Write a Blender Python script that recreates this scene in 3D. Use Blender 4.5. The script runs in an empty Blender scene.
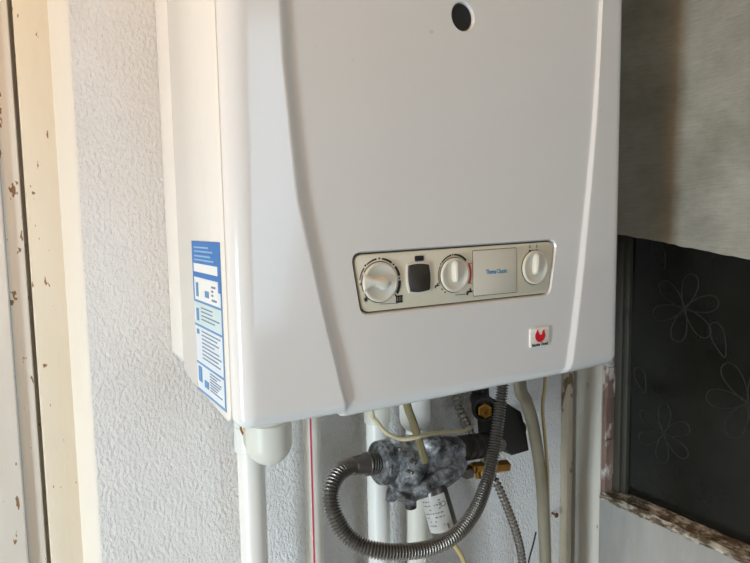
import bpy, bmesh, math, random
import numpy as np
from mathutils import Vector, Matrix, noise
random.seed(7)
S = bpy.context.scene
COL = S.collection
PI = math.pi

# ------------------------------------------------------------------ camera
YAW, PITCH, ROLL, FPX = .5327, .0947, -.0173, 615.0
CAM = np.array([-.1337, -.6398, 1.4477])
_f = np.array([math.sin(YAW)*math.cos(PITCH), math.cos(YAW)*math.cos(PITCH), -math.sin(PITCH)])
_r0 = np.array([math.cos(YAW), -math.sin(YAW), 0.0]); _u0 = np.cross(_r0, _f)
_r = math.cos(ROLL)*_r0 + math.sin(ROLL)*_u0
_u = -math.sin(ROLL)*_r0 + math.cos(ROLL)*_u0
def _ray(px, py): return _f + _r*(px-375)/FPX - _u*(py-281.5)/FPX
def at(px, py, y):            # point of the place at depth y (wall at y = 0)
    d = _ray(px, py); return Vector(CAM + d*(y-CAM[1])/d[1])
def atx(px, py, x):
    d = _ray(px, py); return Vector(CAM + d*(x-CAM[0])/d[0])

cd = bpy.data.cameras.new('camera'); cam = bpy.data.objects.new('camera', cd); COL.objects.link(cam)
cd.sensor_width = 36.0; cd.lens = FPX/750*36.0; cd.clip_start = .01
cam.matrix_world = Matrix(((_r[0], _u[0], -_f[0], CAM[0]), (_r[1], _u[1], -_f[1], CAM[1]),
                           (_r[2], _u[2], -_f[2], CAM[2]), (0, 0, 0, 1)))
S.camera = cam

# ------------------------------------------------------------------ materials
def lin(c): return tuple(((v/255)/12.92 if v/255 <= .04045 else ((v/255+.055)/1.055)**2.4) for v in c)
def mat(name, rgb, rough=.5, metal=0.0, spec=.5, coat=0.0, emit=None):
    m = bpy.data.materials.new(name); m.use_nodes = True
    b = m.node_tree.nodes['Principled BSDF']
    b.inputs['Base Color'].default_value = (*lin(rgb), 1)
    b.inputs['Roughness'].default_value = rough
    b.inputs['Metallic'].default_value = metal
    b.inputs['Specular IOR Level'].default_value = spec
    b.inputs['Coat Weight'].default_value = coat
    b.inputs['Coat Roughness'].default_value = .06
    return m
def nodes(m): return m.node_tree.nodes, m.node_tree.links, m.node_tree.nodes['Principled BSDF']
def coords(m, scale=(1, 1, 1)):
    N, L, B = nodes(m)
    tc = N.new('ShaderNodeTexCoord'); mp = N.new('ShaderNodeMapping'); mp.inputs['Scale'].default_value = scale
    L.new(tc.outputs['Object'], mp.inputs['Vector']); return mp.outputs['Vector']
def noise_node(m, vec, scale, detail=4, rough=.6, dist=0):
    N, L, B = nodes(m)
    n = N.new('ShaderNodeTexNoise'); n.inputs['Scale'].default_value = scale; n.inputs['Detail'].default_value = detail
    n.inputs['Roughness'].default_value = rough; n.inputs['Distortion'].default_value = dist
    L.new(vec, n.inputs['Vector']); return n.outputs['Fac']
def ramp(m, fac, stops):
    N, L, B = nodes(m)
    r = N.new('ShaderNodeValToRGB'); e = r.color_ramp.elements
    while len(e) < len(stops): e.new(.5)
    for k, (p, c) in enumerate(stops):
        e[k].position = p; e[k].color = (*lin(c), 1) if len(c) == 3 else c
    L.new(fac, r.inputs['Fac']); return r.outputs['Color']
def bump(m, fac, strength, dist):
    N, L, B = nodes(m)
    b = N.new('ShaderNodeBump'); b.inputs['Strength'].default_value = strength; b.inputs['Distance'].default_value = dist
    L.new(fac, b.inputs['Height'])
    prev = B.inputs['Normal'].links
    if prev: L.new(prev[0].from_socket, b.inputs['Normal'])
    L.new(b.outputs['Normal'], B.inputs['Normal'])
def colour(m, sock): N, L, B = nodes(m); L.new(sock, B.inputs['Base Color'])
def mixc(m, fac, a, b):
    N, L, B = nodes(m)
    x = N.new('ShaderNodeMix'); x.data_type = 'RGBA'
    L.new(fac, x.inputs['Factor'])
    for s, v in (('A', a), ('B', b)):
        sk = [i for i in x.inputs if i.name == s and i.type == 'RGBA'][0]
        if isinstance(v, tuple): sk.default_value = (*lin(v), 1)
        else: L.new(v, sk)
    return [o for o in x.outputs if o.type == 'RGBA'][0]

def flecked(name, rgb, rough, fleck, lo=.70, hi=.73, scale=90, stretch=(1, 1, .45), spec=.5, streak=None):
    """painted surface with small chips of another colour"""
    m = mat(name, rgb, rough, spec=spec)
    v = coords(m, stretch)
    n = noise_node(m, v, scale, 3, .55)
    N, L, B = nodes(m)
    r = ramp(m, n, [(lo, (0, 0, 0)), (hi, (255, 255, 255))])
    base = rgb
    if streak:
        v2 = coords(m, (1, 1, .25)); n2 = noise_node(m, v2, 14, 5, .65)
        r2 = ramp(m, n2, [(.35, rgb), (.72, streak)]); base = r2
    colour(m, mixc(m, r, base, fleck))
    nb = noise_node(m, coords(m, (1, 1, .3)), 60, 4); bump(m, nb, .25, .003)
    return m

M = {}
# rough plaster
m = mat('rough_plaster', (240, 234, 227), .85, spec=.25)
v = coords(m, (1, 1, .8)); n1 = noise_node(m, v, 190, 6, .78, .0); n2 = noise_node(m, coords(m, (1, 1, .6)), 300, 2, .5, .0)
colour(m, ramp(m, noise_node(m, coords(m), 4, 4, .6), [(.25, (232, 229, 226)), (.75, (247, 245, 242))]))
bump(m, n1, .6, .005); bump(m, n2, .7, .004)
M['plaster'] = m
m = mat('smooth_plaster', (236, 228, 214), .6); bump(m, noise_node(m, coords(m, (1, 1, .4)), 40, 4), .3, .004); M['plaster_smooth'] = m
M['paint'] = flecked('old_cream_paint', (240, 229, 208), .45, (150, 105, 70), .66, .675, 110, (1, 1, .4), streak=(234, 220, 194))
M['paint2'] = flecked('old_white_paint', (238, 232, 222), .5, (150, 115, 80), .66, .675, 110, (1, 1, .4), streak=(230, 222, 208))
M['trimpaint'] = flecked('grey_white_paint', (226, 222, 212), .55, (140, 128, 112), .70, .76, 45, (1, 1, .5), streak=(206, 200, 186))
M['sillpaint'] = flecked('sill_white_paint', (180, 178, 174), .5, (150, 142, 130), .68, .74, 55, (1, .6, 1), streak=(150, 148, 142))
M['room'] = mat('room_paint', (150, 149, 147), .8)
M['ceil'] = mat('ceiling_boards', (220, 200, 170), .7)
M['floor'] = mat('floor_tiles', (150, 145, 140), .5)
M['enamel'] = mat('white_enamel', (233, 231, 228), .16, spec=.5, coat=.3)
v = coords(M['enamel']); nn = noise_node(M['enamel'], v, 85, 2, .5)
colour(M['enamel'], mixc(M['enamel'], ramp(M['enamel'], nn, [(.765, (0, 0, 0)), (.80, (120, 120, 120))]), (233, 231, 228), (120, 112, 100)))
M['casing'] = mat('white_sheet', (240, 235, 227), .24, spec=.5, coat=.15)
M['cream'] = mat('cream_plastic', (222, 214, 192), .35)
M['knobm'] = mat('knob_plastic', (224, 219, 204), .28, coat=.2)
M['flapm'] = mat('flap_plastic', (213, 208, 193), .4)
M['darkgap'] = mat('dark_gap', (84, 72, 56), .7)
M['black'] = mat('black_plastic', (10, 10, 10), .5)
M['screen'] = mat('smoked_window', (58, 54, 48), .25)
M['ink'] = mat('black_ink', (38, 36, 34), .6)
M['inkgrey'] = mat('grey_ink', (128, 122, 112), .6)
M['red'] = mat('red_ink', (206, 60, 62), .5)
M['redlogo'] = mat('red_logo', (222, 36, 48), .35)
M['blue'] = mat('blue_ink', (38, 132, 190), .5)
M['blue2'] = mat('pale_blue_ink', (84, 150, 184), .5)
M['badge'] = mat('badge_white', (238, 235, 226), .3)
M['lab'] = mat('label_paper', (222, 232, 240), .4)
M['labwhite'] = mat('label_field', (236, 238, 236), .45)
M['lablue'] = mat('label_blue', (24, 112, 190), .4)
M['labmid'] = mat('label_mid_blue', (92, 142, 196), .45)
M['labink'] = mat('label_ink', (110, 130, 164), .5)
M['labpale'] = mat('label_pale', (140, 185, 222), .5)
M['labgreen'] = mat('label_pale_field', (205, 224, 226), .5)
M['pvc'] = mat('white_pvc', (240, 238, 231), .35)
M['pvc2'] = mat('cream_pvc', (228, 224, 211), .4)
M['pvcold'] = mat('shaded_old_beige_pvc', (165, 156, 134), .45)
n = noise_node(M['pvcold'], coords(M['pvcold'], (1, 1, .3)), 30, 4); colour(M['pvcold'], ramp(M['pvcold'], n, [(.3, (128, 118, 97)), (.7, (156, 147, 126))]))  # beige darkened so the colour carries the shade under the heater
M['strip'] = flecked('old_beige_strip', (200, 188, 166), .5, (120, 100, 76), .62, .66, 50, streak=(170, 158, 136))
M['redline'] = mat('red_stripe', (214, 48, 84), .5)
M['steel'] = mat('stainless', (165, 160, 154), .28, metal=.95)
M['steeldk'] = mat('braided_steel', (150, 145, 139), .38, metal=.9)
M['nut'] = mat('dark_nut', (112, 108, 104), .35, metal=.8)
M['brass'] = mat('brass', (186, 138, 62), .3, metal=.9)
M['olive'] = mat('olive_metal', (160, 148, 112), .3, metal=.6)
M['cable'] = mat('cream_cable', (202, 188, 152), .5)
M['cabley'] = mat('yellowed_cable', (206, 182, 128), .5)
M['rubber'] = mat('black_rubber', (34, 30, 27), .5)
m = mat('mottled_zinc', (120, 122, 124), .5, metal=.35)
n = noise_node(m, coords(m), 55, 7, .74, .25); colour(m, ramp(m, n, [(.36, (40, 38, 36)), (.45, (96, 96, 96)), (.54, (150, 153, 156)), (.64, (214, 216, 218))]))
bump(m, noise_node(m, coords(m), 120, 5, .7), .3, .002); M['zinc'] = m
m = mat('scuffed_black', (42, 38, 34), .45)
colour(m, ramp(m, noise_node(m, coords(m), 50, 4), [(.35, (30, 27, 24)), (.75, (70, 64, 57))])); M['scuff'] = m
m = mat('sticker', (214, 212, 206), .5); M['sticker'] = m
# fabric
m = mat('grey_linen', (150, 150, 142), .95, spec=.1)
v = coords(m)
N, L, B = nodes(m)
wa = noise_node(m, coords(m, (1, 60, 900)), 1.0, 3, .6); wb = noise_node(m, coords(m, (1, 900, 60)), 1.0, 3, .6)
big = noise_node(m, coords(m, (1, .8, 1)), 16, 5, .6)
ca = ramp(m, wa, [(.3, (222, 222, 211)), (.7, (242, 242, 231))])
mx = N.new('ShaderNodeMix'); mx.data_type = 'RGBA'; mx.blend_type = 'MULTIPLY'; mx.inputs[0].default_value = 1
L.new(ca, mx.inputs[6]); L.new(ramp(m, big, [(.25, (205, 205, 200)), (.75, (255, 255, 255))]), mx.inputs[7])
colour(m, mx.outputs[2]); bump(m, wa, .3, .0015); bump(m, wb, .3, .0015); bump(m, big, .4, .01)
M['linen'] = m
M['frame_dark'] = flecked('window_frame_paint', (70, 67, 57), .6, (50, 46, 38), .62, .7, 40, streak=(58, 55, 46))
M['rawwood'] = flecked('bare_red_brown_wood', (172, 146, 132), .8, (214, 204, 194), .54, .62, 45, (1, 1, .5), streak=(104, 78, 66))
m = mat('crumbly_putty', (110, 98, 82), .95, spec=.1)
colour(m, ramp(m, noise_node(m, coords(m, (1, .5, 1)), 90, 5, .7), [(.3, (62, 52, 42)), (.48, (120, 106, 90)), (.60, (205, 198, 184))]))
bump(m, noise_node(m, coords(m), 160, 4), .6, .004); M['putty'] = m
m = mat('obscure_glass', (30, 30, 25), .12, spec=.35)
colour(m, ramp(m, noise_node(m, coords(m), 7, 3), [(.3, (22, 22, 18)), (.75, (38, 38, 33))]))
bump(m, noise_node(m, coords(m), 160, 3), .12, .002); M['pane'] = m
M['etch'] = mat('etched_line', (46, 47, 43), .5, spec=.3)
M['nail'] = mat('rusty_nail', (110, 70, 44), .8)
M['windowbar'] = mat('white_window_frame', (235, 235, 232), .4)

# ------------------------------------------------------------------ builders
def link(name, bm, material, parent=None, smooth=35, loc=None):
    bm.normal_update()
    for f in bm.faces: f.smooth = smooth is not None
    if smooth is not None:
        for e in bm.edges:
            if len(e.link_faces) == 2 and e.calc_face_angle(0) > math.radians(smooth): e.smooth = False
    me = bpy.data.meshes.new(name); bm.to_mesh(me); bm.free()
    o = bpy.data.objects.new(name, me); COL.objects.link(o)
    mats = material if isinstance(material, (list, tuple)) else [material]
    for mm in mats: me.materials.append(mm)
    if parent: o.parent = parent
    return o
def tag(o, label, cat, group=None):
    o['label'] = label; o['category'] = cat
    if group: o['group'] = group
    return o
def struct(o): o['kind'] = 'structure'; return o
def empty(name, loc=(0, 0, 0)):
    o = bpy.data.objects.new(name, None); COL.objects.link(o); o.empty_display_size = .05; return o
def setmi(bm, start, mi):
    bm.faces.ensure_lookup_table()
    for f in bm.faces[start:]: f.material_index = mi
def box(bm, x0, x1, y0, y1, z0, z1, bev=0):
    n0 = len(bm.faces)
    vs = [bm.verts.new((x, y, z)) for x in (x0, x1) for y in (y0, y1) for z in (z0, z1)]
    q = [(0, 1, 3, 2), (4, 6, 7, 5), (0, 4, 5, 1), (2, 3, 7, 6), (0, 2, 6, 4), (1, 5, 7, 3)]
    fs = [bm.faces.new([vs[i] for i in k]) for k in q]
    if bev:
        es = list({e for f in fs for e in f.edges})
        bmesh.ops.bevel(bm, geom=es, offset=bev, segments=2, profile=.6, affect='EDGES')
    return bm
def prism(bm, pts, d0, d1, axis='y', bev=0, seg=2):
    """polygon pts (a,b) extruded along axis from d0 to d1"""
    def P(a, b, d): return {'y': (a, d, b), 'x': (d, a, b), 'z': (a, b, d)}[axis]
    A = [bm.verts.new(P(a, b, d0)) for a, b in pts]; Bv = [bm.verts.new(P(a, b, d1)) for a, b in pts]
    fa = bm.faces.new(A); fb = bm.faces.new(list(reversed(Bv)))
    n = len(pts); fs = [fa, fb]
    for i in range(n): fs.append(bm.faces.new((A[i], Bv[i], Bv[(i+1) % n], A[(i+1) % n])))
    bmesh.ops.recalc_face_normals(bm, faces=fs)
    if bev: bmesh.ops.bevel(bm, geom=list(fa.edges), offset=bev, segments=seg, profile=.5, affect='EDGES')
    return bm
def rrect(pts, r, k=6):
    """rounded polygon from corner points (convex)"""
    out = []; n = len(pts)
    for i in range(n):
        p = Vector(pts[i]); a = (Vector(pts[i-1])-p); b = (Vector(pts[(i+1) % n])-p)
        la, lb = a.length, b.length; a.normalize(); b.normalize()
        ang = a.angle(b); t = min(r/math.tan(ang/2), la*.49, lb*.49)
        p0 = p+a*t; p2 = p+b*t
        for j in range(k+1):
            s = j/k; q = p0*(1-s)**2 + p*2*s*(1-s) + p2*s*s; out.append((q.x, q.y))
    return out
def catmull(P, n=10):
    P = [Vector(p) for p in P]; out = []
    for i in range(len(P)-1):
        p0 = P[i-1] if i else P[i]*2-P[i+1]; p1, p2 = P[i], P[i+1]; p3 = P[i+2] if i+2 < len(P) else P[i+1]*2-P[i]
        for j in range(n):
            t = j/n
            out.append(.5*((2*p1)+(-p0+p2)*t+(2*p0-5*p1+4*p2-p3)*t*t+(-p0+3*p1-3*p2+p3)*t**3))
    out.append(P[-1]); return out
def resample(P, step):
    L = [0]
    for i in range(1, len(P)): L.append(L[-1]+(P[i]-P[i-1]).length)
    n = max(2, int(L[-1]/step)); out = []; k = 0
    for i in range(n+1):
        s = L[-1]*i/n
        while k < len(L)-2 and L[k+1] < s: k += 1
        t = (s-L[k])/max(1e-9, L[k+1]-L[k]); out.append(P[k].lerp(P[k+1], min(1, t)))
    return out, L[-1]
def sweep(bm, P, rad, seg=16, cap=True):
    """tube along points, rad number or list"""
    n = len(P); T = []
    for i in range(n):
        t = (P[min(i+1, n-1)]-P[max(i-1, 0)]); T.append(t.normalized())
    up = Vector((0, 1, 0)) if abs(T[0].y) < .9 else Vector((1, 0, 0))
    nrm = (up-T[0]*up.dot(T[0])).normalized(); rings = []
    for i in range(n):
        nrm = (nrm-T[i]*nrm.dot(T[i])).normalized(); b = T[i].cross(nrm)
        r = rad[i] if isinstance(rad, (list, tuple)) else rad
        rings.append([bm.verts.new(P[i]+(nrm*math.cos(2*PI*k/seg)+b*math.sin(2*PI*k/seg))*r) for k in range(seg)])
    for i in range(n-1):
        for k in range(seg):
            bm.faces.new((rings[i][k], rings[i][(k+1) % seg], rings[i+1][(k+1) % seg], rings[i+1][k]))
    if cap:
        bm.faces.new(list(reversed(rings[0]))); bm.faces.new(rings[-1])
    return bm
def tube(bm, pts, r, seg=16, n=10, smooth=True):
    P = catmull(pts, n) if smooth else [Vector(p) for p in pts]
    return sweep(bm, P, r, seg)
def corrugated(bm, pts, r, pitch, depth, sub=6, seg=18, raw=False, taper=0):
    P, Ln = resample(pts if raw else catmull(pts, 16), pitch/sub)
    rs = [r*(1-taper*i/len(P))-depth*.5*(1-math.cos(2*PI*i/sub)) for i in range(len(P))]
    return sweep(bm, P, rs, seg)
def lathe(bm, prof, origin, axis, seg=28, cap=True):
    """prof list of (distance along axis, radius)"""
    o = Vector(origin); a = Vector(axis).normalized()
    return sweep_prof(bm, [(o+a*d, r) for d, r in prof], a, seg, cap)
def sweep_prof(bm, pr, a, seg, cap):
    up = Vector((0, 0, 1)) if abs(a.z) < .9 else Vector((1, 0, 0))
    n = (up-a*up.dot(a)).normalized(); b = a.cross(n); rings = []
    for p, r in pr: rings.append([bm.verts.new(p+(n*math.cos(2*PI*k/seg)+b*math.sin(2*PI*k/seg))*max(r, 1e-5)) for k in range(seg)])
    for i in range(len(rings)-1):
        for k in range(seg): bm.faces.new((rings[i][k], rings[i][(k+1) % seg], rings[i+1][(k+1) % seg], rings[i+1][k]))
    if cap: bm.faces.new(list(reversed(rings[0]))); bm.faces.new(rings[-1])
    return bm
def evaluated(o):
    bpy.context.view_layer.update()
    dg = bpy.context.evaluated_depsgraph_get(); me = bpy.data.meshes.new_from_object(o.evaluated_get(dg)); return me
def text_bm(bm, body, size, width, depth, fn, fat=0):
    """lettering as mesh: fn maps (u,v,d) of the text plane to the place; scaled to given width"""
    cu = bpy.data.curves.new('txt', 'FONT'); cu.body = body; cu.size = 1; cu.extrude = .02; cu.align_x = 'CENTER'; cu.align_y = 'CENTER'; cu.resolution_u = 3; cu.offset = fat
    o = bpy.data.objects.new('txt', cu); COL.objects.link(o); me = evaluated(o)
    bpy.data.objects.remove(o); bpy.data.curves.remove(cu)
    xs = [v.co.x for v in me.vertices]; zs = [v.co.y for v in me.vertices]
    w = max(xs)-min(xs); cx = (max(xs)+min(xs))/2; cy = (max(zs)+min(zs))/2; sx = width/w
    b2 = bmesh.new(); b2.from_mesh(me); n0 = len(bm.verts)
    mp = {}
    for v in b2.verts: mp[v] = bm.verts.new(fn((v.co.x-cx)*sx, (v.co.y-cy)*size, (v.co.z+.02)/.04*depth))
    for f in b2.faces:
        try: bm.faces.new([mp[v] for v in f.verts])
        except ValueError: pass
    b2.free(); bpy.data.meshes.remove(me); return bm

# ------------------------------------------------------------------ the room
RX = .595                    # right wall
LXW, FY, CZ = -1.08, -2.3, 2.55
b = bmesh.new(); box(b, -1.18, .75, -2.4, .15, -.05, 0); struct(link('floor', b, M['floor'], smooth=None))
b = bmesh.new(); box(b, -1.18, .75, -2.4, .15, CZ, CZ+.05); struct(link('ceiling', b, M['ceil'], smooth=None))
# back wall with the door opening, plaster turned into the opening
DXR, REV = -.0755, .032
b = bmesh.new()
prism(b, [(DXR, 0.0), (RX, 0.0), (RX, .10), (DXR-.02, .10), (DXR-.02, REV), (DXR-.0165, REV), (DXR-.0105, .016), (DXR-.004, .003)], 0, CZ, 'z')
box(b, -1.18, -1.0, 0, .10, 0, CZ); box(b, -1.0, DXR-.02, 0, .10, 2.12, CZ)
bmesh.ops.recalc_face_normals(b, faces=b.faces)
o = struct(link('wall_back', b, [M['plaster'], M['plaster_smooth']], smooth=50))
for p in o.data.polygons:
    if abs(p.normal.z) < .5 and p.normal.x < -.2: p.material_index = 1
# right wall with window opening
WY0, WY1, WZ0, WZ1 = -.0555, -1.02, 1.047, 1.86
b = bmesh.new()
box(b, RX, .74, -2.4, .10, 0, WZ0-.06); box(b, RX, .74, -2.4, .10, WZ1, CZ)
box(b, RX, .74, WY0, .10, WZ0-.06, WZ1); box(b, RX, .74, -2.4, WY1, WZ0-.06, WZ1)
struct(link('wall_right', b, M['trimpaint'], smooth=None))
# left wall with a narrow tall window, opposite wall with a window
def wall_hole(name, axis, c0, c1, a0, a1, h0, h1, lo, hi):
    b = bmesh.new()
    def bx(p0, p1, z0, z1):
        if axis == 'x': box(b, c0, c1, p0, p1, z0, z1)
        else: box(b, p0, p1, c0, c1, z0, z1)
    bx(lo, a0, 0, CZ); bx(a1, hi, 0, CZ); bx(a0, a1, 0, h0); bx(a0, a1, h1, CZ)
    return struct(link(name, b, M['room'], smooth=None))
LW = (-.71, -.46, .25, 1.40); OW = (.10, .57, .95, 2.30)
wall_hole('wall_left', 'x', -1.18, LXW, LW[0], LW[1], LW[2], LW[3], -2.4, .15)
wall_hole('wall_front', 'y', -2.4, FY, OW[0], OW[1], OW[2], OW[3], -1.08, RX)
def win_frame(name, axis, c, a0, a1, h0, h1, t=.03):
    root = struct(empty(name)); b = bmesh.new()
    def bx(p0, p1, z0, z1):
        if axis == 'x': box(b, c-.02, c+.02, p0, p1, z0, z1)
        else: box(b, p0, p1, c-.02, c+.02, z0, z1)
    bx(a0, a0+t, h0, h1); bx(a1-t, a1, h0, h1); bx(a0+t, a1-t, h0, h0+t); bx(a0+t, a1-t, h1-t, h1)
    link('frame', b, M['windowbar'], root, smooth=None); return root
win_frame('window_2', 'x', -1.13, *LW); win_frame('window_3', 'y', -2.35, *OW)

# door in the back wall: stop, casing board and leaf stepping away to the left
door = struct(empty('door_1'))
def xat(px, py, y): return at(px, py, y).x
y0 = REV-.004
xc0 = xat(31.5, 281, y0); xc1 = xat(66, 281, y0)
b = bmesh.new(); box(b, xc0, xc1+.006, y0, .09, 0, 2.12, .0025); link('casing', b, M['paint'], door)
y1 = y0-.0; xs0 = xat(8, 281, y0+.004); xs1 = xat(27, 281, y0+.004)
b = bmesh.new(); box(b, xs0, xs1, y0+.004, .09, 0, 2.12, .003); link('door_stop', b, M['paint2'], door)
b = bmesh.new(); box(b, xs1-.002, xc0+.002, y0+.022, .088, 0, 2.12); link('groove_filler', b, M['paint2'], door)
b = bmesh.new(); box(b, -1.0, xs0-.0006, y0-.004, .06, .005, 2.10, .003); link('door_leaf', b, M['paint2'], door)

# white post, strip and boards round the window on the right
b = bmesh.new(); box(b, RX-.006, RX+.004, WY0+.001, -.001, 0, CZ, .0015); struct(link('trim_1', b, M['trimpaint']))
xa = xat(563, 480, -.006); xb = xat(571.5, 480, -.012)
b = bmesh.new(); box(b, xa, min(xb, RX-.007), -.014, .0, 0, CZ, .003); struct(link('trim_2', b, M['strip']))
b = bmesh.new(); box(b, RX-.010, RX+.004, -1.1, WY0-.0015, 0, WZ0-.006, .002)
struct(link('trim_3', b, M['sillpaint']))
# worn edge of the sill: broken putty and bare wood
b = bmesh.new(); n = 90; rows = []
for i in range(n+1):
    y = WY0-.001 + (WY1-WY0)*i/n
    q = lambda s, k: noise.noise(Vector((y*s, k, 3.3)))
    w = .004*q(60, 1)+.002*q(150, 2)
    prof = [(RX-.0099, WZ0-.009+w*1.3), (RX-.0085, WZ0-.003+w), (RX-.004+w*.5, WZ0+.001+.5*w), (RX+.004, WZ0-.001+.004*q(90, 5)), (RX+.014, WZ0+.002+.003*q(70, 8)), (RX+.030, WZ0+.003)]
    rows.append([b.verts.new((x, y, z)) for x, z in prof])
for i in range(n):
    for k in range(5): b.faces.new((rows[i][k], rows[i][k+1], rows[i+1][k+1], rows[i+1][k]))
b.faces.new(rows[0]); b.faces.new(list(reversed(rows[-1])))
tr = struct(link('trim_4', b, M['putty'], smooth=25))

# window in the right wall
win = struct(empty('window_1'))
b = bmesh.new()                       # bare wooden jamb edge, uneven
for i, (z0, z1) in enumerate([(WZ0+.0, 1.075), (1.075, 1.128), (1.128, 1.19), (1.19, 1.235), (1.235, 1.40), (1.40, WZ1)]):
    d = [0, .0015, .0006, .002, .0008, .0014][i]
    box(b, RX-.004, RX+.028, WY0-.006-d, WY0+.001, z0, z1, .001)
link('jamb_edge', b, M['rawwood'], win)
b = bmesh.new(); box(b, RX+.012, RX+.060, WY0-.018, WY0-.004, WZ0-.02, WZ1, .003); box(b, RX+.016, RX+.060, WY0-.026, WY0-.017, WZ0-.02, WZ1, .003)
box(b, RX+.020, RX+.060, WY1, WY1+.045, WZ0-.02, WZ1, .003); box(b, RX+.020, RX+.060, WY1+.04, WY0-.04, WZ1-.05, WZ1, .003); box(b, RX+.022, RX+.060, WY1+.04, WY0-.04, WZ0-.02, WZ0+.004, .002)
link('frame', b, M['frame_dark'], win)
GX = RX+.022
b = bmesh.new(); box(b, GX, GX+.005, WY1+.03, WY0-.022, WZ0-.015, WZ1-.03); pane = link('glass_pane', b, M['pane'], win, smooth=None)
b = bmesh.new()                       # floral pattern pressed in the pane: petal loops
def petal(cy, cz, ang, ln, wd, r=.0011):
    pts = []
    for k in range(22):
        t = 2*PI*k/21; a = (1-math.cos(t))*.5*ln; s = math.sin(t)*wd*(.35+.65*(a/ln))
        pts.append(Vector((GX-.0002, cy+a*math.cos(ang)-s*math.sin(ang), cz+a*math.sin(ang)+s*math.cos(ang))))
    sweep(b, pts, [r*.8]*len(pts), 4, False)
for cy, cz, s in ((-.245, 1.225, 1.0), (-.135, 1.155, .8), (-.16, 1.33, .9), (-.31, 1.36, 1.0), (-.36, 1.12, .9), (-.46, 1.25, 1.0), (-.56, 1.4, 1), (-.6, 1.15, 1), (-.74, 1.28, 1), (-.88, 1.4, 1), (-.88, 1.15, 1)):
    for k in range(6):
        petal(cy, cz, k*PI/3+s*2, .052*s, .016*s); 
    petal(cy+.03, cz+.05, 1.2, .045*s, .012)
link('etched_flowers', b, M['etch'], pane)

# ------------------------------------------------------------------ water heater
W, H, ZB = .418, .74, 1.2908
YF, YC, YS = -.2194, -.2156, -.2005      # flank face, recessed centre face, seam
heater = tag(empty('water_heater'), 'white wall-hung gas water heater with a control panel, filling the middle of the picture', 'water heater')
heater.location = (W/2, 0, ZB)
bpy.context.view_layer.update()
def kid(name, bm, m, smooth=35, parent=None):
    o = link(name, bm, m, None, smooth)
    o.parent = parent or heater
    o.matrix_parent_inverse = (parent or heater).matrix_world.inverted() if parent is None else Matrix.Identity(4)
    return o
heater_inv = Matrix.Translation((-W/2, 0, -ZB))
def hk(name, bm, m, smooth=35):            # child of the heater, vertices given in place
    bm.transform(heater_inv); return link(name, bm, m, heater, smooth)
def sk(name, bm, m, parent, smooth=35):    # child of a child
    bm.transform(heater_inv); return link(name, bm, m, parent, smooth)

# rear frame against the wall
b = bmesh.new(); prism(b, rrect([(0.001, ZB+.021), (W-.001, ZB+.021), (W-.001, ZB+H-.004), (.001, ZB+H-.004)], .016), -.058, -.001, 'y', .003)
hk('rear_frame', b, M['casing'])
# side casing: open tray seen from below
def tray(y0, y1, zb, x0, x1, t=.002):
    b = bmesh.new()
    # side outlines with a rounded lower rear corner
    prof = rrect([(y1, zb+.012), (y0, zb), (y0, ZB+H), (y1, ZB+H)], .012)
    prism(b, prof, x0, x0+t, 'x', .0008); prism(b, prof, x1-t, x1, 'x', .0008)
    box(b, x0+t, x1-t, y0, y1-.004, ZB+.032, ZB+.034)
    box(b, x0+t, x1-t, y0, y1, ZB+H-.004, ZB+H-.001)
    return b
hk('side_casing', tray(YS+.0015, -.056, ZB+.008, -.0005, W+.0005), M['casing'])
b = bmesh.new(); box(b, .001, W-.001, YS-.0005, YS+.003, ZB+.03, ZB+H-.01); hk('seam_gap_shade', b, M['darkgap'])  # dark strip in the open seam, its colour standing in for shade

# front cover
def crv(pts, y):
    Q = sorted((at(px, py, y).z, at(px, py, y).x) for px, py in pts); return np.array([q[0] for q in Q]), np.array([q[1] for q in Q])
CL0 = crv([(278.5, 0), (282, 60), (286.5, 100), (290, 135), (297, 200), (312.5, 270), (326, 330), (334.5, 350+14), (345, 408)], YF)
CL1 = crv([(290.5, 0), (294, 60), (297.5, 100), (301, 135), (309, 200), (321.5, 270), (333.5, 330), (341, 364), (349.5, 406)], YC)
CR0 = crv([(599, 0), (596, 60), (592, 120), (585.5, 190), (577, 270), (570, 330), (563.5, 375)], YC)
CR1 = crv([(603, 0), (600.5, 60), (597, 120), (591.5, 190), (584, 270), (577.5, 330), (572.5, 372)], YF)
def creases(z):
    k = max(0, z-1.6); kk = max(0, z-1.65)
    return (np.interp(z, *CL0)-.04*k, np.interp(z, *CL1)-.04*k, np.interp(z, *CR0)+.02*kk, np.interp(z, *CR1)+.02*kk)
RC = .020      # rounding of the cover edges
def outline_d(x, z):
    """distance to the rounded outline of the cover"""
    hx, hz = W/2, H/2; r = .0135
    px, pz = abs(x-hx)-(hx-r), abs(z-(ZB+hz))-(hz-r)
    return -(math.hypot(max(px, 0), max(pz, 0))+min(max(px, pz), 0)-r)
def smooth01(t): t = max(0, min(1, t)); return t*t*(3-2*t)
def face_y(x, z):
    l0, l1, r0, r1 = creases(z)
    if x <= l0: y = YF+.0048*(1-max(0, min(1, (x-.004)/(l0-.004))))
    elif x < l1: y = YF+(YC-YF)*smooth01((x-l0)/(l1-l0))
    elif x <= r0: y = YC
    elif x < r1: y = YC+(YF-YC)*smooth01((x-r0)/(r1-r0))
    else: y = YF+.0025*max(0, min(1, (x-r1)/(W-.004-r1)))
    d = max(0, outline_d(x, z))
    rx = .0175; rz = .0130
    dz = z-ZB; dx = min(x, W-x)
    rr_ = rx if dx < dz else rz
    k = min(rx, rz) if abs(dx-dz) < .004 else rr_
    k = .015
    if d < k: y += k-math.sqrt(max(0, k*k-(k-d)**2))
    return min(y, YS-.001)
b = bmesh.new()
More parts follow.
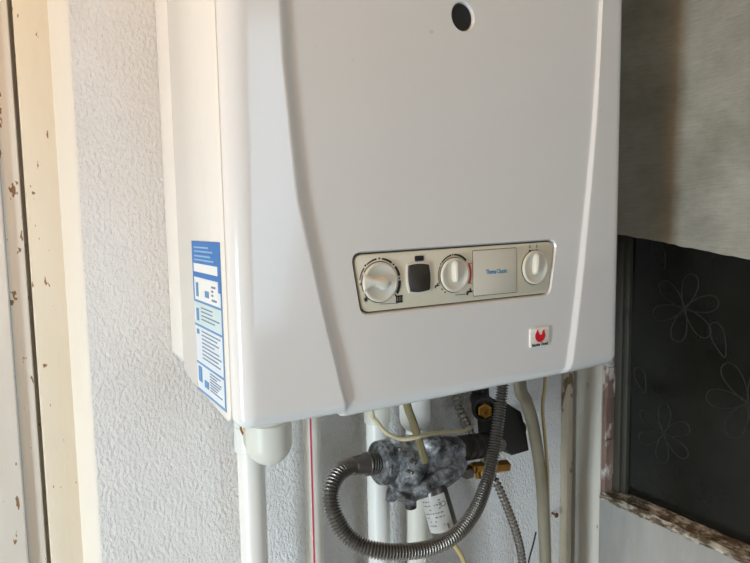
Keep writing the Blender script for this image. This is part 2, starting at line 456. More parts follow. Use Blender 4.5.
zs = [0, .0004, .001, .0018, .0028, .004, .0055, .0075, .0095, .012, .015, .018, .022] + list(np.linspace(.028, H-.03, 120)) + [H-.018, H-.012, H-.008, H-.004, H-.001, H]
fr_e = [0, .0004, .001, .0018, .0028, .004, .0055, .0075, .0100, .0125, .015, .018]
rows = []
for dz in zs:
    z = ZB+dz; r = .0135
    q = r-dz if dz < r else (dz-(H-r) if dz > H-r else 0)
    ins = r-math.sqrt(max(0, r*r-q*q)) if q > 0 else 0
    l0, l1, r0, r1 = creases(z)
    xs = [ins+e for e in fr_e]
    xs += list(np.linspace(.021+ins, max(l0-.001, .022+ins), 5)) + [l0+(l1-l0)*t for t in np.linspace(0, 1, 11)] + list(np.linspace(l1+.003, r0-.003, 36)) + [r0+(r1-r0)*t for t in np.linspace(0, 1, 11)] + list(np.linspace(r1+.003, W-.021-ins, 5))
    xs += [W-ins-e for e in reversed(fr_e)]
    rows.append([b.verts.new((x, face_y(x, z), z+.0046*smooth01((l1-x)/(l1-l0))*max(0, 1-dz/.03)+.0015*smooth01((x-r0)/(r1-r0))*max(0, 1-dz/.03))) for x in xs])
nx = len(rows[0])
for i in range(len(rows)-1):
    for k in range(nx-1): b.faces.new((rows[i][k], rows[i][k+1], rows[i+1][k+1], rows[i+1][k]))
loop = rows[0][:] + [r_[-1] for r_ in rows[1:]] + list(reversed(rows[-1]))[1:] + [r_[0] for r_ in reversed(rows[1:-1])]
back = [b.verts.new((v_.co.x, YS, v_.co.z)) for v_ in loop]
nl = len(loop)
for i in range(nl): b.faces.new((loop[i], back[i], back[(i+1) % nl], loop[(i+1) % nl]))
b.faces.new(back)
bmesh.ops.remove_doubles(b, verts=b.verts, dist=1e-6)
bmesh.ops.recalc_face_normals(b, faces=b.faces)
cover = link('front_cover', b, M['enamel'], None)
# pockets: sight hole and panel opening
def pan(px, py): p = at(px, py, YC); return (p.x, p.z)
PQ = [pan(350.2, 252), pan(361, 316.5), pan(550.5, 295.5), pan(557.5, 238.5)]
def shrink(P, d):
    c = Vector((sum(p[0] for p in P)/4, sum(p[1] for p in P)/4)); out = []
    n = len(P)
    for i in range(n):
        p = Vector(P[i]); a = (Vector(P[i-1])-p).normalized(); e = (Vector(P[(i+1) % n])-p).normalized()
        s = (a+e); sn = math.sin(a.angle(e)/2); out.append(tuple(p+s.normalized()*d/sn))
    return out
cut = bmesh.new()
A = rrect(PQ, .0095, 8); Bq = rrect(shrink(PQ, .0018), .008, 8)
va = [cut.verts.new((x, YC-.001, z)) for x, z in A]; vm = [cut.verts.new((x, YC+.0, z)) for x, z in A]; vb = [cut.verts.new((x, YC+.0035, z)) for x, z in Bq]; vc = [cut.verts.new((x, YC+.007, z)) for x, z in Bq]
nA = len(A)
for R0, R1 in ((va, vm), (vm, vb), (vb, vc)):
    for i in range(nA): cut.faces.new((R0[i], R1[i], R1[(i+1) % nA], R0[(i+1) % nA]))
cut.faces.new(va); cut.faces.new(list(reversed(vc)))
hc = at(463.2, 16.5, YC); HR = .0116
lathe(cut, [(-.004, HR+.0012), (0, HR+.0010), (.0012, HR), (.0105, HR)], (hc.x, YC, hc.z), (0, 1, 0), 36)
bmesh.ops.recalc_face_normals(cut, faces=cut.faces)
cutter = link('cutter', cut, M['enamel'], None)
md = cover.modifiers.new('cut', 'BOOLEAN'); md.operation = 'DIFFERENCE'; md.solver = 'EXACT'; md.object = cutter
me = evaluated(cover)
bpy.data.objects.remove(cover); bpy.data.objects.remove(cutter)
b = bmesh.new(); b.from_mesh(me); bpy.data.meshes.remove(me)
cover = hk('front_cover', b, M['enamel'], 28)
b = bmesh.new(); lathe(b, [(0, HR-.0006), (.001, HR-.0006)], (hc.x, YC+.0030, hc.z), (0, 1, 0), 32); hk('sight_glass', b, M['black'])

# control panel in its opening
YP = YC+.0012                         # face of the fascia
b = bmesh.new(); prism(b, rrect(shrink(PQ, .0028), .0075, 8), YP, YP+.0055, 'y', .0006)
panel = hk('control_panel', b, M['cream'])
b = bmesh.new(); prism(b, rrect(shrink(PQ, .0020), .0078, 8), YP+.0026, YP+.0052, 'y'); sk('panel_gap_shade', b, M['darkgap'], panel)  # dark sheet behind the fascia edge, painting the shade of the gap
def on(px, py): p = at(px, py, YP); return p.x, p.z
def knob(px, py, r, ang, kind):
    x, z = on(px, py); b = bmesh.new()
    # dished disc
    lathe(b, [(-.001, r), (.0016, r), (.0024, r*.96), (.0026, r*.90), (.0018, r*.80), (.0008, r*.55), (.0004, 0)], (x, YP-.0002, z), (0, -1, 0), 44)
    ca, sa = math.cos(ang), math.sin(ang)
    def loc(u, w, d): return (x+u*ca-w*sa, YP-d, z+u*sa+w*ca)
    n = 22; rows = []
    if kind == 'bar':     # slim pointer ridge from past the centre to the rim
        u0, u1 = -.45*r, .86*r
        for i in range(n+1):
            t = i/n; u = u0+(u1-u0)*t; w = r*.17*math.sqrt(max(.01, 1-(2*t-1)**6)); h = .0056*math.sqrt(max(.02, 1-(2*t-1)**8))
            rows.append([b.verts.new(loc(u, s_*w, d)) for s_, d in ((-1.25, .0004), (-.9, h*.75), (-.35, h), (.35, h), (.9, h*.75), (1.25, .0004))])
    else:                 # tongue-shaped grip, wide on the left and pointing right, with curling shoulders
        u0, u1 = -.93*r, .62*r
        for i in range(n+1):
            t = i/n; u = u0+(u1-u0)*t
            w = r*(.16+.30*max(0, 1-t*2.6)**1.5+.13*math.exp(-((t-.72)/.2)**2))*math.sqrt(max(.01, 1-max(0, (t-.55)/.45)**4))
            c_ = r*.05*math.sin(t*PI*2); h = .0058*math.sqrt(max(.02, 1-max(0, (t-.5)/.5)**6))*(.55+.45*min(1, t*2.2))
            rows.append([b.verts.new(loc(u, c_+s_*w, d)) for s_, d in ((-1.25, .0004), (-.95, h*.75), (-.5, h), (.5, h), (.95, h*.75), (1.25, .0004))])
    for i in range(n):
        for k in range(5): b.faces.new((rows[i][k], rows[i][k+1], rows[i+1][k+1], rows[i+1][k]))
    b.faces.new(rows[0]); b.faces.new(list(reversed(rows[-1])))
    bmesh.ops.recalc_face_normals(b, faces=b.faces)
    o = sk('knob', b, M['knobm'], panel, 50)
    b = bmesh.new(); lathe(b, [(0, r+.0007), (.0004, r+.0007)], (x, YP-.0001, z), (0, -1, 0), 44)
    sk('knob_gap_shade', b, M['darkgap'], panel)  # flat dark ring painting the shaded gap round the knob
    return x, z
K1 = knob(379.5, 282, .0163, 0.0, 'wave'); K2 = knob(454, 274.8, .0150, PI/2+.03, 'bar'); K3 = knob(534.3, 267.3, .0160, PI/2-.05, 'bar')
def flat(bm, pts, y=None, t=.0003):
    prism(bm, pts, (y or YP)-t, (y or YP)+.0001, 'y')
def arc(bm, c, r, w0, w1, a0, a1, n=10):
    P = []; Q = []
    for i in range(n+1):
        t = i/n; a = math.radians(a0+(a1-a0)*t); w = w0+(w1-w0)*t
        P.append((c[0]+r*math.cos(a), c[1]+r*math.sin(a))); Q.append((c[0]+(r+w)*math.cos(a), c[1]+(r+w)*math.sin(a)))
    for i in range(n): flat(bm, [P[i], P[i+1], Q[i+1], Q[i]])
def dot(bm, c, r, n=10): flat(bm, [(c[0]+r*math.cos(2*PI*k/n), c[1]+r*math.sin(2*PI*k/n)) for k in range(n)])
def mark(name, bm, m='ink'): return sk(name, bm, M[m], panel, None)
b = bmesh.new()
for a0, a1, w0, w1 in ((172, 140, .0005, .0009), (128, 98, .0010, .0014), (82, 52, .0014, .0018), (38, 12, .0019, .0023), (0, -32, .0023, .0026)): arc(b, K1, .0182, w0, w1, a0, a1)
for a in (133, 90, 45, 6, -38): dot(b, (K1[0]+.0192*math.cos(math.radians(a)), K1[1]+.0192*math.sin(math.radians(a))), .0008)
mark('dial_scale', b)
b = bmesh.new(); cx, cz = on(365.8, 299.5); dot(b, (cx, cz), .0013)
for k in range(8):
    a = k*PI/4; flat(b, [(cx+.0010*math.cos(a+.3), cz+.0010*math.sin(a+.3)), (cx+.0027*math.cos(a), cz+.0027*math.sin(a)), (cx+.0010*math.cos(a-.3), cz+.0010*math.sin(a-.3))])
mark('sun_symbol', b)
b = bmesh.new(); cx, cz = on(399, 299)
for k in range(4): flat(b, [(cx-.0030+k*.0017, cz-.0031), (cx-.0030+k*.0017+.0011, cz-.0031), (cx-.0030+k*.0017+.0011, cz+.0031), (cx-.0030+k*.0017, cz+.0031)])
for h in (-.0027, .0019): flat(b, [(cx-.0032, cz+h), (cx+.0035, cz+h), (cx+.0035, cz+h+.0008), (cx-.0032, cz+h+.0008)])
mark('radiator_symbol', b)
b = bmesh.new()
for a0, a1, w0, w1 in ((205, 150, .0004, .0006), (140, 100, .0010, .0013), (90, 42, .0014, .0020)): arc(b, K2, .0168, w0, w1, a0, a1)
for a in (145, 95, 222, 236): dot(b, (K2[0]+.0176*math.cos(math.radians(a)), K2[1]+.0176*math.sin(math.radians(a))), .0007)
mark('dial_scale', b)
def tap(px, py, s):                    # small tap symbol
    b = bmesh.new(); x, z = on(px, py)
    flat(b, [(x-.0022*s, z-.0018*s), (x-.0012*s, z-.0018*s), (x-.0008*s, z-.0004*s), (x+.0024*s, z-.0002*s), (x+.0024*s, z+.0008*s), (x+.0012*s, z+.0008*s), (x+.0012*s, z+.0024*s), (x+.0002*s, z+.0024*s), (x+.0002*s, z+.0008*s), (x-.0016*s, z+.0008*s), (x-.0022*s, z)])
    mark('tap_symbol', b)
tap(436.8, 286, 1.0); tap(469.3, 292, 1.45)
for px, py in ((529.7, 250.8), (536.6, 250.4)):
    b = bmesh.new(); dot(b, on(px, py), .0011); mark('dial_dot', b)
for ch, w_, px, py in (('0', .0024, 529.7, 246.6), ('1', .0012, 536.6, 246.2)):
    b = bmesh.new(); x, z = on(px, py); text_bm(b, ch, .0045, w_, .0002, lambda u, v_, d: (x+u, YP-d, z+v_)); mark('numeral', b, 'inkgrey')
b = bmesh.new(); dot(b, on(360.8, 284), .0012); mark('dial_dot', b, 'inkgrey')
b = bmesh.new(); p, q = on(380, 304), on(398, 303.4); flat(b, [(p[0], p[1]-.0002), (q[0], q[1]-.0002), (q[0], q[1]+.0002), (p[0], p[1]+.0002)])
mark('underline', b, 'inkgrey'); b = bmesh.new(); p, q = on(455, 295), on(468, 294); flat(b, [(p[0], p[1]-.0002), (q[0], q[1]-.0002), (q[0], q[1]+.0002), (p[0], p[1]+.0002)])
mark('underline', b, 'inkgrey')
b = bmesh.new(); arc(b, K2, .0176, .0019, .0019, 27, -27, 14)
for s in (1, -1):
    a = math.radians(27*s); x0, z0 = K2[0]+.0172*math.cos(a), K2[1]+.0195*math.sin(a)
    flat(b, [(x0, z0), (x0+.0065, z0), (x0+.0065, z0+.0005), (x0, z0+.0005)])
sk('red_bracket', b, M['red'], panel, None)
# display window with rim, indicator
Q = [on(407.5, 265.5), on(409.5, 291.5), on(429, 289.5), on(428, 264.5)]
def bulge(P, k=.0012):
    out = []; c = Vector((sum(p[0] for p in P)/4, sum(p[1] for p in P)/4))
    for i in range(4):
        a, e = Vector(P[i]), Vector(P[(i+1) % 4])
        for j in range(8):
            t = j/8; p = a.lerp(e, t); n_ = (p-c).normalized(); p = p+n_*k*4*t*(1-t); out.append(tuple(p))
    return out
b = bmesh.new(); prism(b, bulge(shrink(Q, -.0012), .0016), YP-.0012, YP+.001, 'y', .0005); disp = sk('display_rim', b, M['knobm'], panel)
b = bmesh.new(); prism(b, bulge(Q, .0012), YP-.0016, YP+.001, 'y', .0003); sk('display_window', b, M['screen'], panel)
b = bmesh.new(); x, z = on(419, 258.3); prism(b, rrect([(x-.0044, z-.0022), (x+.0044, z-.0022), (x+.0044, z+.0022), (x-.0044, z+.0022)], .001, 3), YP-.0008, YP+.001, 'y', .0003); sk('indicator_lamp', b, M['black'], panel)
# flap with lettering
Q = [on(472.5, 251), on(473.5, 296), on(516, 292), on(515.7, 248)]
b = bmesh.new(); prism(b, rrect(Q, .0008, 2), YP-.0007, YP+.001, 'y', .0003); sk('flap', b, M['flapm'], panel)
b = bmesh.new(); prism(b, rrect(shrink(Q, -.0005), .001, 2), YP-.0002, YP+.001, 'y'); sk('flap_gap', b, M['darkgap'], panel)
lx0, lz0 = on(496, 271.2)
for word, w_, off, mm in (('Thema', .0118, -.0066, 'blue'), ('Classic', .0126, .0064, 'blue2')):
    b = bmesh.new(); text_bm(b, word, .0056, w_, .0002, lambda u, v_, d: (lx0+off+u, YP-.0007-d, lz0+v_), .02); sk('lettering', b, M[mm], panel, None)

# badge
bx_, bz_ = at(538.7, 337, YC).x, at(538.7, 337, YC).z
bw, bh = .0124, .0092
b = bmesh.new(); prism(b, rrect([(bx_-bw, bz_-bh), (bx_+bw, bz_-bh), (bx_+bw, bz_+bh), (bx_-bw, bz_+bh)], .0012, 3), YC-.0016, YC+.0004, 'y', .0004)
badge = hk('badge', b, M['badge'])
b = bmesh.new(); YB = YC-.0016; P = []
cx, cz, rw, rh = bx_+.0002, bz_+.0014, .0066, .0060     # red round bird: bowl with beak and tail
for k in range(25):
    a = math.radians(150+240*k/24); P.append((cx+rw*math.cos(a), cz+rh*math.sin(a)))
P += [(cx+.0055, cz+.0056), (cx+.0034, cz+.0048), (cx+.0022, cz+.0012), (cx-.0004, cz+.0008), (cx-.0022, cz+.0040), (cx-.0036, cz+.0066), (cx-.0042, cz+.0050)]
prism(b, P, YB-.0004, YB+.0001, 'y'); sk('red_emblem', b, M['redlogo'], badge, None)
b = bmesh.new(); text_bm(b, 'Saunier Duval', .0042, .0210, .0002, lambda u, v_, d: (bx_+u, YB-d, bz_-.0068+v_), .025); sk('lettering', b, M['ink'], badge, None)

# energy label on the left side
XL = -.0005
ly0, ly1, lz0_, lz1_ = -.107, -.189, 1.3065, 1.4355
def LP(s, t): return (ly0+(ly1-ly0)*s, lz1_+(lz0_-lz1_)*t)     # s across towards the front, t downwards
b = bmesh.new(); prism(b, rrect([LP(0, 0), LP(1, 0), LP(1, 1), LP(0.02, 1)], .002, 3), XL-.0004, XL+.0002, 'x')
labl = hk('energy_label', b, M['lab'], None)
def lq(bm, s0, s1, t0, t1, lift=.0005): prism(bm, [LP(s0, t0), LP(s1, t0), LP(s1, t1), LP(s0, t1)], XL-lift, XL-.0002, 'x')
b = bmesh.new()
lq(b, .0, 1, .0, .145); lq(b, .0, .04, .145, .385); lq(b, .9, 1, .145, .30); lq(b, .04, .9, .20, .235)
sk('blue_header', b, M['lablue'], labl, None)
b = bmesh.new(); lq(b, .965, 1, .30, .985); lq(b, .0, 1, .985, 1)
for t in (.385, .545, .80): lq(b, .0, .96, t, t+.014)
sk('blue_rules', b, M['labmid'], labl, None)
b = bmesh.new(); lq(b, .05, .90, .145, .20); lq(b, .07, .88, .245, .38); sk('white_fields', b, M['labwhite'], labl, None)
b = bmesh.new(); lq(b, .05, .94, .40, .54); sk('pale_field', b, M['labgreen'], labl, None)
b = bmesh.new(); rnd = random.Random(3)
for t in (.035, .06, .09, .115): lq(b, .10, .55+.4*rnd.random(), t, t+.010, .0008)
sk('header_print', b, M['labpale'], labl, None)
b = bmesh.new()
for t in (.27, .295, .32, .35): lq(b, .68, .70+.13*rnd.random()+.03, t, t+.012, .0008)
for t in (.425, .45, .475, .50): lq(b, .28, .6+.3*rnd.random(), t, t+.007, .0008)
for t in (.58, .605, .63, .655, .68, .705, .73, .755): lq(b, .26, .65+.3*rnd.random(), t, t+.006, .0008)
for t in (.83, .848, .866, .884, .902, .92, .938): lq(b, .50, .72+.2*rnd.random(), t, t+.005, .0008)
sk('printed_text', b, M['labink'], labl, None)
for q in ((.45, .58, .31, .35), (.12, .2, .27, .36), (.1, .18, .44, .52), (.08, .2, .83, .93), (.30, .44, .90, .945), (.08, .16, .58, .61)):
    b = bmesh.new(); lq(b, *q, .0009); sk('pictogram', b, M['labmid'], labl, None)

# ------------------------------------------------------------------ pipes below
ZBP = ZB+.0345
def vert_pipe(name, px, py, y, r, z1, m, label, cat='pipe', bottom=0.0):
    x = at(px, py, y).x; root = empty(name); root.location = (x, y, bottom)
    b = bmesh.new(); lathe(b, [(0, r), (z1-bottom, r)], (0, 0, 0), (0, 0, 1), 28); link('pipe', b, m, root)
    return tag(root, label, cat, 'plastic supply pipes behind the valve' if name == 'supply_pipe' else None), x
# 1: white drain pipe and elbow
r1 = .0138
p1, x1 = vert_pipe('drain_pipe', 252.5, 500, -.05, r1, 1.262, M['pvc'], 'white plastic drain pipe with a bulbous elbow under the left corner of the heater')
zc = at(250, 450, -.05).z
b = bmesh.new(); lathe(b, [(0, r1+.0006), (.001, r1+.0020), (.026, r1+.0022), (.027, r1+.0014), (.034, r1+.0013)], (0, 0, zc), (0, 0, 1), 28); link('collar', b, M['pvc'], p1)
ec = at(269, 441.5, -.088); loc = Vector((x1, -.05, 0))
b = bmesh.new(); RB = .0222
path = [Vector((x1+.004, -.056, ec.z+.010)), ec+Vector((-.006, .012, .004)), ec+Vector((0, 0, .004)), ec+Vector((.001, -.002, .02)), Vector((ec.x+.001, ec.y, ZBP+.001))]
P = [p-loc for p in catmull(path[2:], 8)]
# rounded elbow body: hemisphere at the bottom, straight neck up
lathe(b, [(-RB*math.cos(t), RB*math.sin(t)) for t in np.linspace(.03, PI/2, 12)]+[(.020, RB), (.022, RB-.002), (ZBP-ec.z, RB-.002)], ec-loc, (0, 0, 1), 32)
sweep(b, [p-loc for p in (Vector((x1, -.045, ec.z+.010)), Vector((x1+.004, -.06, ec.z+.010)), ec+Vector((-.003, .01, .004)))], [r1+.0018, r1+.002, RB*.86], 28)
link('elbow', b, M['pvc2'], p1)
b = bmesh.new()
pts = [at(240.5, 424, -.072)-loc, at(241.5, 431, -.0735)-loc, at(246, 438.5, -.076)-loc]
sweep(b, catmull(pts, 6), .0011, 8); link('thread_ring', b, M['brass'], p1)
# 2: cream pipe with red stripe
p2, x2 = vert_pipe('riser_pipe', 313.5, 490, -.028, .0095, ZBP, M['pvc2'], 'thin cream plastic pipe with a red stripe running down it')
b = bmesh.new(); a = math.radians(-122)
box(b, -.0009, .0009, -.0004, .0004, 0, ZBP); b.transform(Matrix.Translation((.0095*math.cos(a), .0095*math.sin(a), 0)) @ Matrix.Rotation(a+PI/2, 4, 'Z')); link('red_stripe', b, M['redline'], p2, None)
# 3, 4: white supply pipes behind the valve
p3, x3 = vert_pipe('supply_pipe', 379, 520, -.035, .0132, ZBP, M['pvc'], 'white plastic pipe behind the left end of the grey valve', 'pipe')
zc = at(373, 423, -.035).z
b = bmesh.new(); lathe(b, [(0, .0132), (.001, .0155), (.05, .0155), (.051, .0132)], (0, 0, zc), (0, 0, 1), 28); link('collar', b, M['pvc2'], p3)
p4, x4 = vert_pipe('supply_pipe', 417.5, 530, -.035, .0135, 1.262, M['pvc2'], 'cream plastic pipe with a white rounded elbow behind the middle of the grey valve', 'pipe')
loc = Vector((x4, -.035, 0)); ec = at(415, 417, -.062); RB = .0180
b = bmesh.new()
lathe(b, [(-RB*math.cos(t), RB*math.sin(t)) for t in np.linspace(.03, PI/2, 12)]+[(ZBP-ec.z, RB)], ec-loc, (0, 0, 1), 32)
sweep(b, [Vector((0, 0, 1.262)), Vector((0, 0, ec.z)), ec-loc], [.0135, .0145, .016], 28)
link('elbow', b, M['pvc'], p4)

# ------------------------------------------------------------------ grey valve
vc0 = at(418, 470, -.095)
valve = tag(empty('gas_valve'), 'mottled grey metal valve with a white-stickered cylinder, among the pipes under the heater', 'valve')
valve.location = vc0
def vk(name, bm, m, smooth=35, parent=None):
    bm.transform(Matrix.Translation(-vc0)); return link(name, bm, m, parent or valve, smooth)
aL, aR = at(379, 463, -.098), at(461, 449, -.09)
ax = (aR-aL).normalized()
b = bmesh.new()
lathe(b, [(0, .017), (.003, .0215), (.009, .0225), (.011, .020), (.018, .024), (.045, .025), (.075, .020), (.10, .017), ((aR-aL).length, .015)], aL-ax*.004, ax, 32)
c1 = at(406, 478, -.105); lathe(b, [(-.026, .008), (-.023, .015), (-.010, .021), (.012, .021), (.020, .016), (.022, .006)], c1, (-.25, -.35, .9), 28)
c2 = at(436, 480, -.118); c3 = at(452, 471, -.115); sweep(b, [at(410, 494, -.118), c2, c3, at(462, 463, -.105)], [.009, .013, .012, .008], 20)
c4 = at(428, 450, -.108); lathe(b, [(-.012, .011), (.0, .012), (.016, .011), (.018, .007)], c4, (0, -.5, .85), 20)
lathe(b, [(0, .007), (.010, .007)], at(395, 446, -.10), (0, -.2, 1), 8); lathe(b, [(0, .006), (.012, .006)], at(391, 490, -.105), (-.2, -.2, -1), 8); lathe(b, [(0, .0075), (.014, .007)], at(410, 496, -.105), (0, -.1, -1), 8)
tmp = link('tmp', b, M['zinc'], None)
md = tmp.modifiers.new('r', 'REMESH'); md.mode = 'VOXEL'; md.voxel_size = .0021
md2 = tmp.modifiers.new('s', 'SMOOTH'); md2.iterations = 3; md2.factor = .5
me = evaluated(tmp); bpy.data.objects.remove(tmp)
b = bmesh.new(); b.from_mesh(me)
b.normal_update()
for v_ in b.verts:
    q = v_.co; dsp = .0005*noise.noise(q*60)+.0004*noise.noise(q*170); v_.co = v_.co+v_.normal*dsp
vk('body', b, M['zinc'], 60)
def bolt(px, py, y, d, r=.0035):
    b = bmesh.new(); p = at(px, py, y); lathe(b, [(-.008, r), (.003, r), (.0035, r*.8)], p, d, 6); vk('bolt', b, M['nut'], 20)
bolt(414, 462, -.124, (0, -1, .1), .0028); bolt(411, 472, -.126, (0, -1, .1), .0022); bolt(462, 462, -.108, (0, -1, 0), .0032); bolt(399, 449, -.118, (0, -1, .3), .0024)
b = bmesh.new(); lathe(b, [(-.002, .0195), (-.001, .0228), (.006, .0235), (.0075, .0220), (.0076, .0150)], aL+ax*.001, ax, 30); vk('flange', b, M['zinc'])
b = bmesh.new(); sweep(b, catmull([at(413, 493, -.124), at(430, 482, -.128), at(446, 474, -.124), at(459, 467, -.112)], 8), [.0060]*8+[.0085]*8+[.0080]*8+[.006], 16); vk('outlet_arm', b, M['zinc'])
# inlet nut on the left
p0, p1_ = at(381, 462, -.098), at(359, 465, -.102); d = (p1_-p0)
b = bmesh.new(); Ld = d.length
prof = [(0, .0140), (Ld*.18, .0140), (Ld*.2, .0115)]
for k in range(4):
    s = Ld*(.24+.12*k); prof += [(s, .0108), (s+.002, .0122), (s+Ld*.08, .0122), (s+Ld*.10, .0108)]
prof += [(Ld*.76, .0105), (Ld, .0100)]
lathe(b, prof, p0, d, 28); vk('inlet_nut', b, M['nut'])
# outlet union on the right, black ribbed
p0, p1_ = at(458, 449, -.088), at(492, 444, -.075); d = (p1_-p0); Ld = d.length
prof = [(0, .013), (.002, .0150)]
for k in range(3):
    s = .004+k*.013; prof += [(s, .0150), (s+.0012, .0137), (s+.003, .0137), (s+.0042, .0150)]
prof += [(Ld-.002, .0150), (Ld, .013)]
b = bmesh.new(); lathe(b, prof, p0, d, 28); vk('outlet_union', b, M['scuff'])
# stickered cylinder
p0, p1_ = at(432, 486, -.118), at(447.5, 538, -.135); d = (p1_-p0); Ld = d.length; rc = .0152
b = bmesh.new(); lathe(b, [(0, rc*.9), (.004, rc), (Ld-.003, rc), (Ld, rc-.002)], p0, d, 32); cyl = vk('coil_cylinder', b, M['nut'])
dn = d.normalized(); side = (Vector(CAM)-p0); side = (side-dn*side.dot(dn)).normalized(); bt = dn.cross(side)
def cylpt(s, a, lift): return p0+dn*s+(side*math.cos(a)+bt*math.sin(a))*(rc+lift)
A0, A1 = -1.45, .70
if (at(440, 500, -.13)-at(425, 505, -.13)).dot(bt) < 0: A0, A1 = -.70, 1.45
def cylpatch(bm, s0, s1, a0, a1, lift):
    n = max(2, int(abs(a1-a0)/.12)); rows = []
    for i in range(n+1):
        a = a0+(a1-a0)*i/n; rows.append([bm.verts.new(cylpt(s, a, l)) for s, l in ((s0, lift), (s1, lift))])
    for i in range(n): bm.faces.new((rows[i][0], rows[i+1][0], rows[i+1][1], rows[i][1]))
b = bmesh.new(); cylpatch(b, Ld*.12, Ld*.80, A0, A1, .0004)
stick = vk('sticker', b, M['sticker'], 35, cyl)
b = bmesh.new(); rnd = random.Random(5)
for k in range(7):
    s = Ld*(.20+.075*k); a = A0+.45
    while a < A1-.35:
        w = .06+.16*rnd.random()
        if rnd.random() < .75: cylpatch(b, s, s+Ld*.022, a, min(a+w, A1-.3), .0007)
        a += w+.08
cylpatch(b, Ld*.66, Ld*.76, A0+.35, A0+.45, .0007)
tx0 = cylpt
text_bm(b, 'CE', .008, .0075, .0002, lambda u, v_, dd: cylpt(Ld*.30-v_, (A1-.38)+u/rc if A1 < 1 else (A0+.38)+u/rc, .0006+dd))
vk('sticker_print', b, M['inkgrey'], None, cyl)
# brass tee below the union
b = bmesh.new(); p0 = at(470, 468, -.098); p1_ = at(506, 466, -.085); d = p1_-p0; Ld = d.length
lathe(b, [(0, .0055), (.006, .0055), (.0065, .007), (.022, .007), (.0225, .0055), (Ld*.62, .0055), (Ld*.63, .0078), (Ld, .0078)], p0, d, 6)
lathe(b, [(0, .006), (.012, .006)], p0+d*.25, (0, -.2, -1), 12); vk('brass_tee', b, M['brass'], 25)
b = bmesh.new(); p = at(467, 472, -.10); box(b, p.x-.006, p.x+.006, p.y-.006, p.y+.006, p.z-.006, p.z+.006, .0015); vk('mounting_lug', b, M['nut'])

# dark pipe elbow with brass nut, and black stop valve behind the hose
ctr = at(484, 408, -.065)
el = tag(empty('pipe_elbow'), 'dark pipe elbow with a brass nut in its mouth, above the black ribbed union', 'pipe fitting'); el.location = ctr
fd = Vector((-.55, -.83, .05)).normalized()
b = bmesh.new()
lathe(b, [(-.050, .0125), (-.006, .0130), (-.005, .0155), (.006, .0158), (.008, .0148), (.0082, .0118), (.002, .0112), (.0018, 0)], ctr, fd, 30, False)
sweep(b, [ctr-fd*.030, ctr-fd*.040+Vector((0, 0, .012)), Vector((ctr.x-fd.x*.042, ctr.y-fd.y*.042, ZBP))], .0115, 24); b.transform(Matrix.Translation(-ctr)); link('elbow', b, M['rubber'], el)
b = bmesh.new(); lathe(b, [(0, .0092), (.0085, .0092), (.0095, .0075), (.0095, .004), (.005, .0035), (.005, 0)], ctr+fd*.002+Vector((0, 0, -.0015)), fd, 6); b.transform(Matrix.Translation(-ctr)); link('brass_nut', b, M['brass'], el, 20)
ctr = at(517, 431, -.06)
sv = tag(empty('stop_valve'), 'black angular stop valve behind the top of the steel hose', 'valve'); sv.location = ctr
pts = [(at(x, y, -.078).x, at(x, y, -.078).z) for x, y in ((497, 401), (509, 404), (522, 412), (526.5, 430), (530, 451), (513, 456), (506, 450), (499, 447), (497, 425))]
b = bmesh.new(); prism(b, list(reversed(pts)), -.078, -.040, 'y', .003); b.transform(Matrix.Translation(-ctr)); link('body', b, M['rubber'], sv)
b = bmesh.new(); p = at(502, 446, -.09); lathe(b, [(0, .008), (.004, .009), (.014, .009), (.017, .007)], p+Vector((0, .002, 0)), (.2, 1, 0), 20); b.transform(Matrix.Translation(-ctr)); link('cap', b, M['nut'], sv)
b = bmesh.new(); p = at(520, 430, -.04); lathe(b, [(0, .012), (.04, .012)], Vector((p.x, -.04, p.z)), (0, 1, 0), 20); b.transform(Matrix.Translation(-ctr)); link('stem', b, M['scuff'], sv)

# ------------------------------------------------------------------ hoses and cables
def tubular(name, pts, r, m, label, cat, seg=14, corr=None):
    P = [p if isinstance(p, Vector) else at(*p) for p in pts]; c = P[0].copy(); b = bmesh.new()
    tail = [P.pop()] if P[-1].z == 0 else []
    Q = catmull(P, 12)+tail
    if corr: corrugated(b, Q, r, *corr, seg=seg, raw=True)
    else: sweep(b, Q, r, seg)
    b.transform(Matrix.Translation(-c)); o = link(name, b, m, None, 60 if corr else 40); o.location = c
    return tag(o, label, cat, {'cable': 'thin cables under the heater', 'hose': 'ribbed steel hoses under the heater'}.get(cat))
top = lambda px, py, y: Vector((at(px, py, y).x, at(px, py, y).y, ZBP))
hose = empty('flexible_hose'); hp = [(361, 464.5, -.102), (350, 466.5, -.106), (338, 474, -.112), (330.5, 491, -.120), (333, 511, -.128), (343, 531, -.136), (356, 543, -.144), (372, 549.5, -.152), (398, 552, -.160), (430, 548, -.166), (456, 534.5, -.166), (475, 511, -.158), (486, 484, -.147), (493, 457, -.138), (497, 430, -.131), (500, 408, -.125), (502, 392, -.121)]
P = [at(*p) for p in hp]; P.append(P[-1]+(P[-1]-P[-2]).normalized()*max(.004, (ZBP-P[-1].z)*1.03)); hose.location = P[0]
b = bmesh.new(); corrugated(b, P, .0089, .0031, .0030, 8, 20, taper=.24); b.transform(Matrix.Translation(-P[0])); link('corrugated_tube', b, M['steeldk'], hose, 60)
b = bmesh.new(); d = P[0]-P[1]; lathe(b, [(-.012, .0085), (-.010, .0094), (.002, .0094), (.004, .0102), (.007, .0102)], P[0], d, 24); b.transform(Matrix.Translation(-P[0])); link('ferrule', b, M['nut'], hose)
tag(hose, 'thick ribbed steel hose looping under the grey valve and up to the heater', 'hose', 'ribbed steel hoses under the heater')
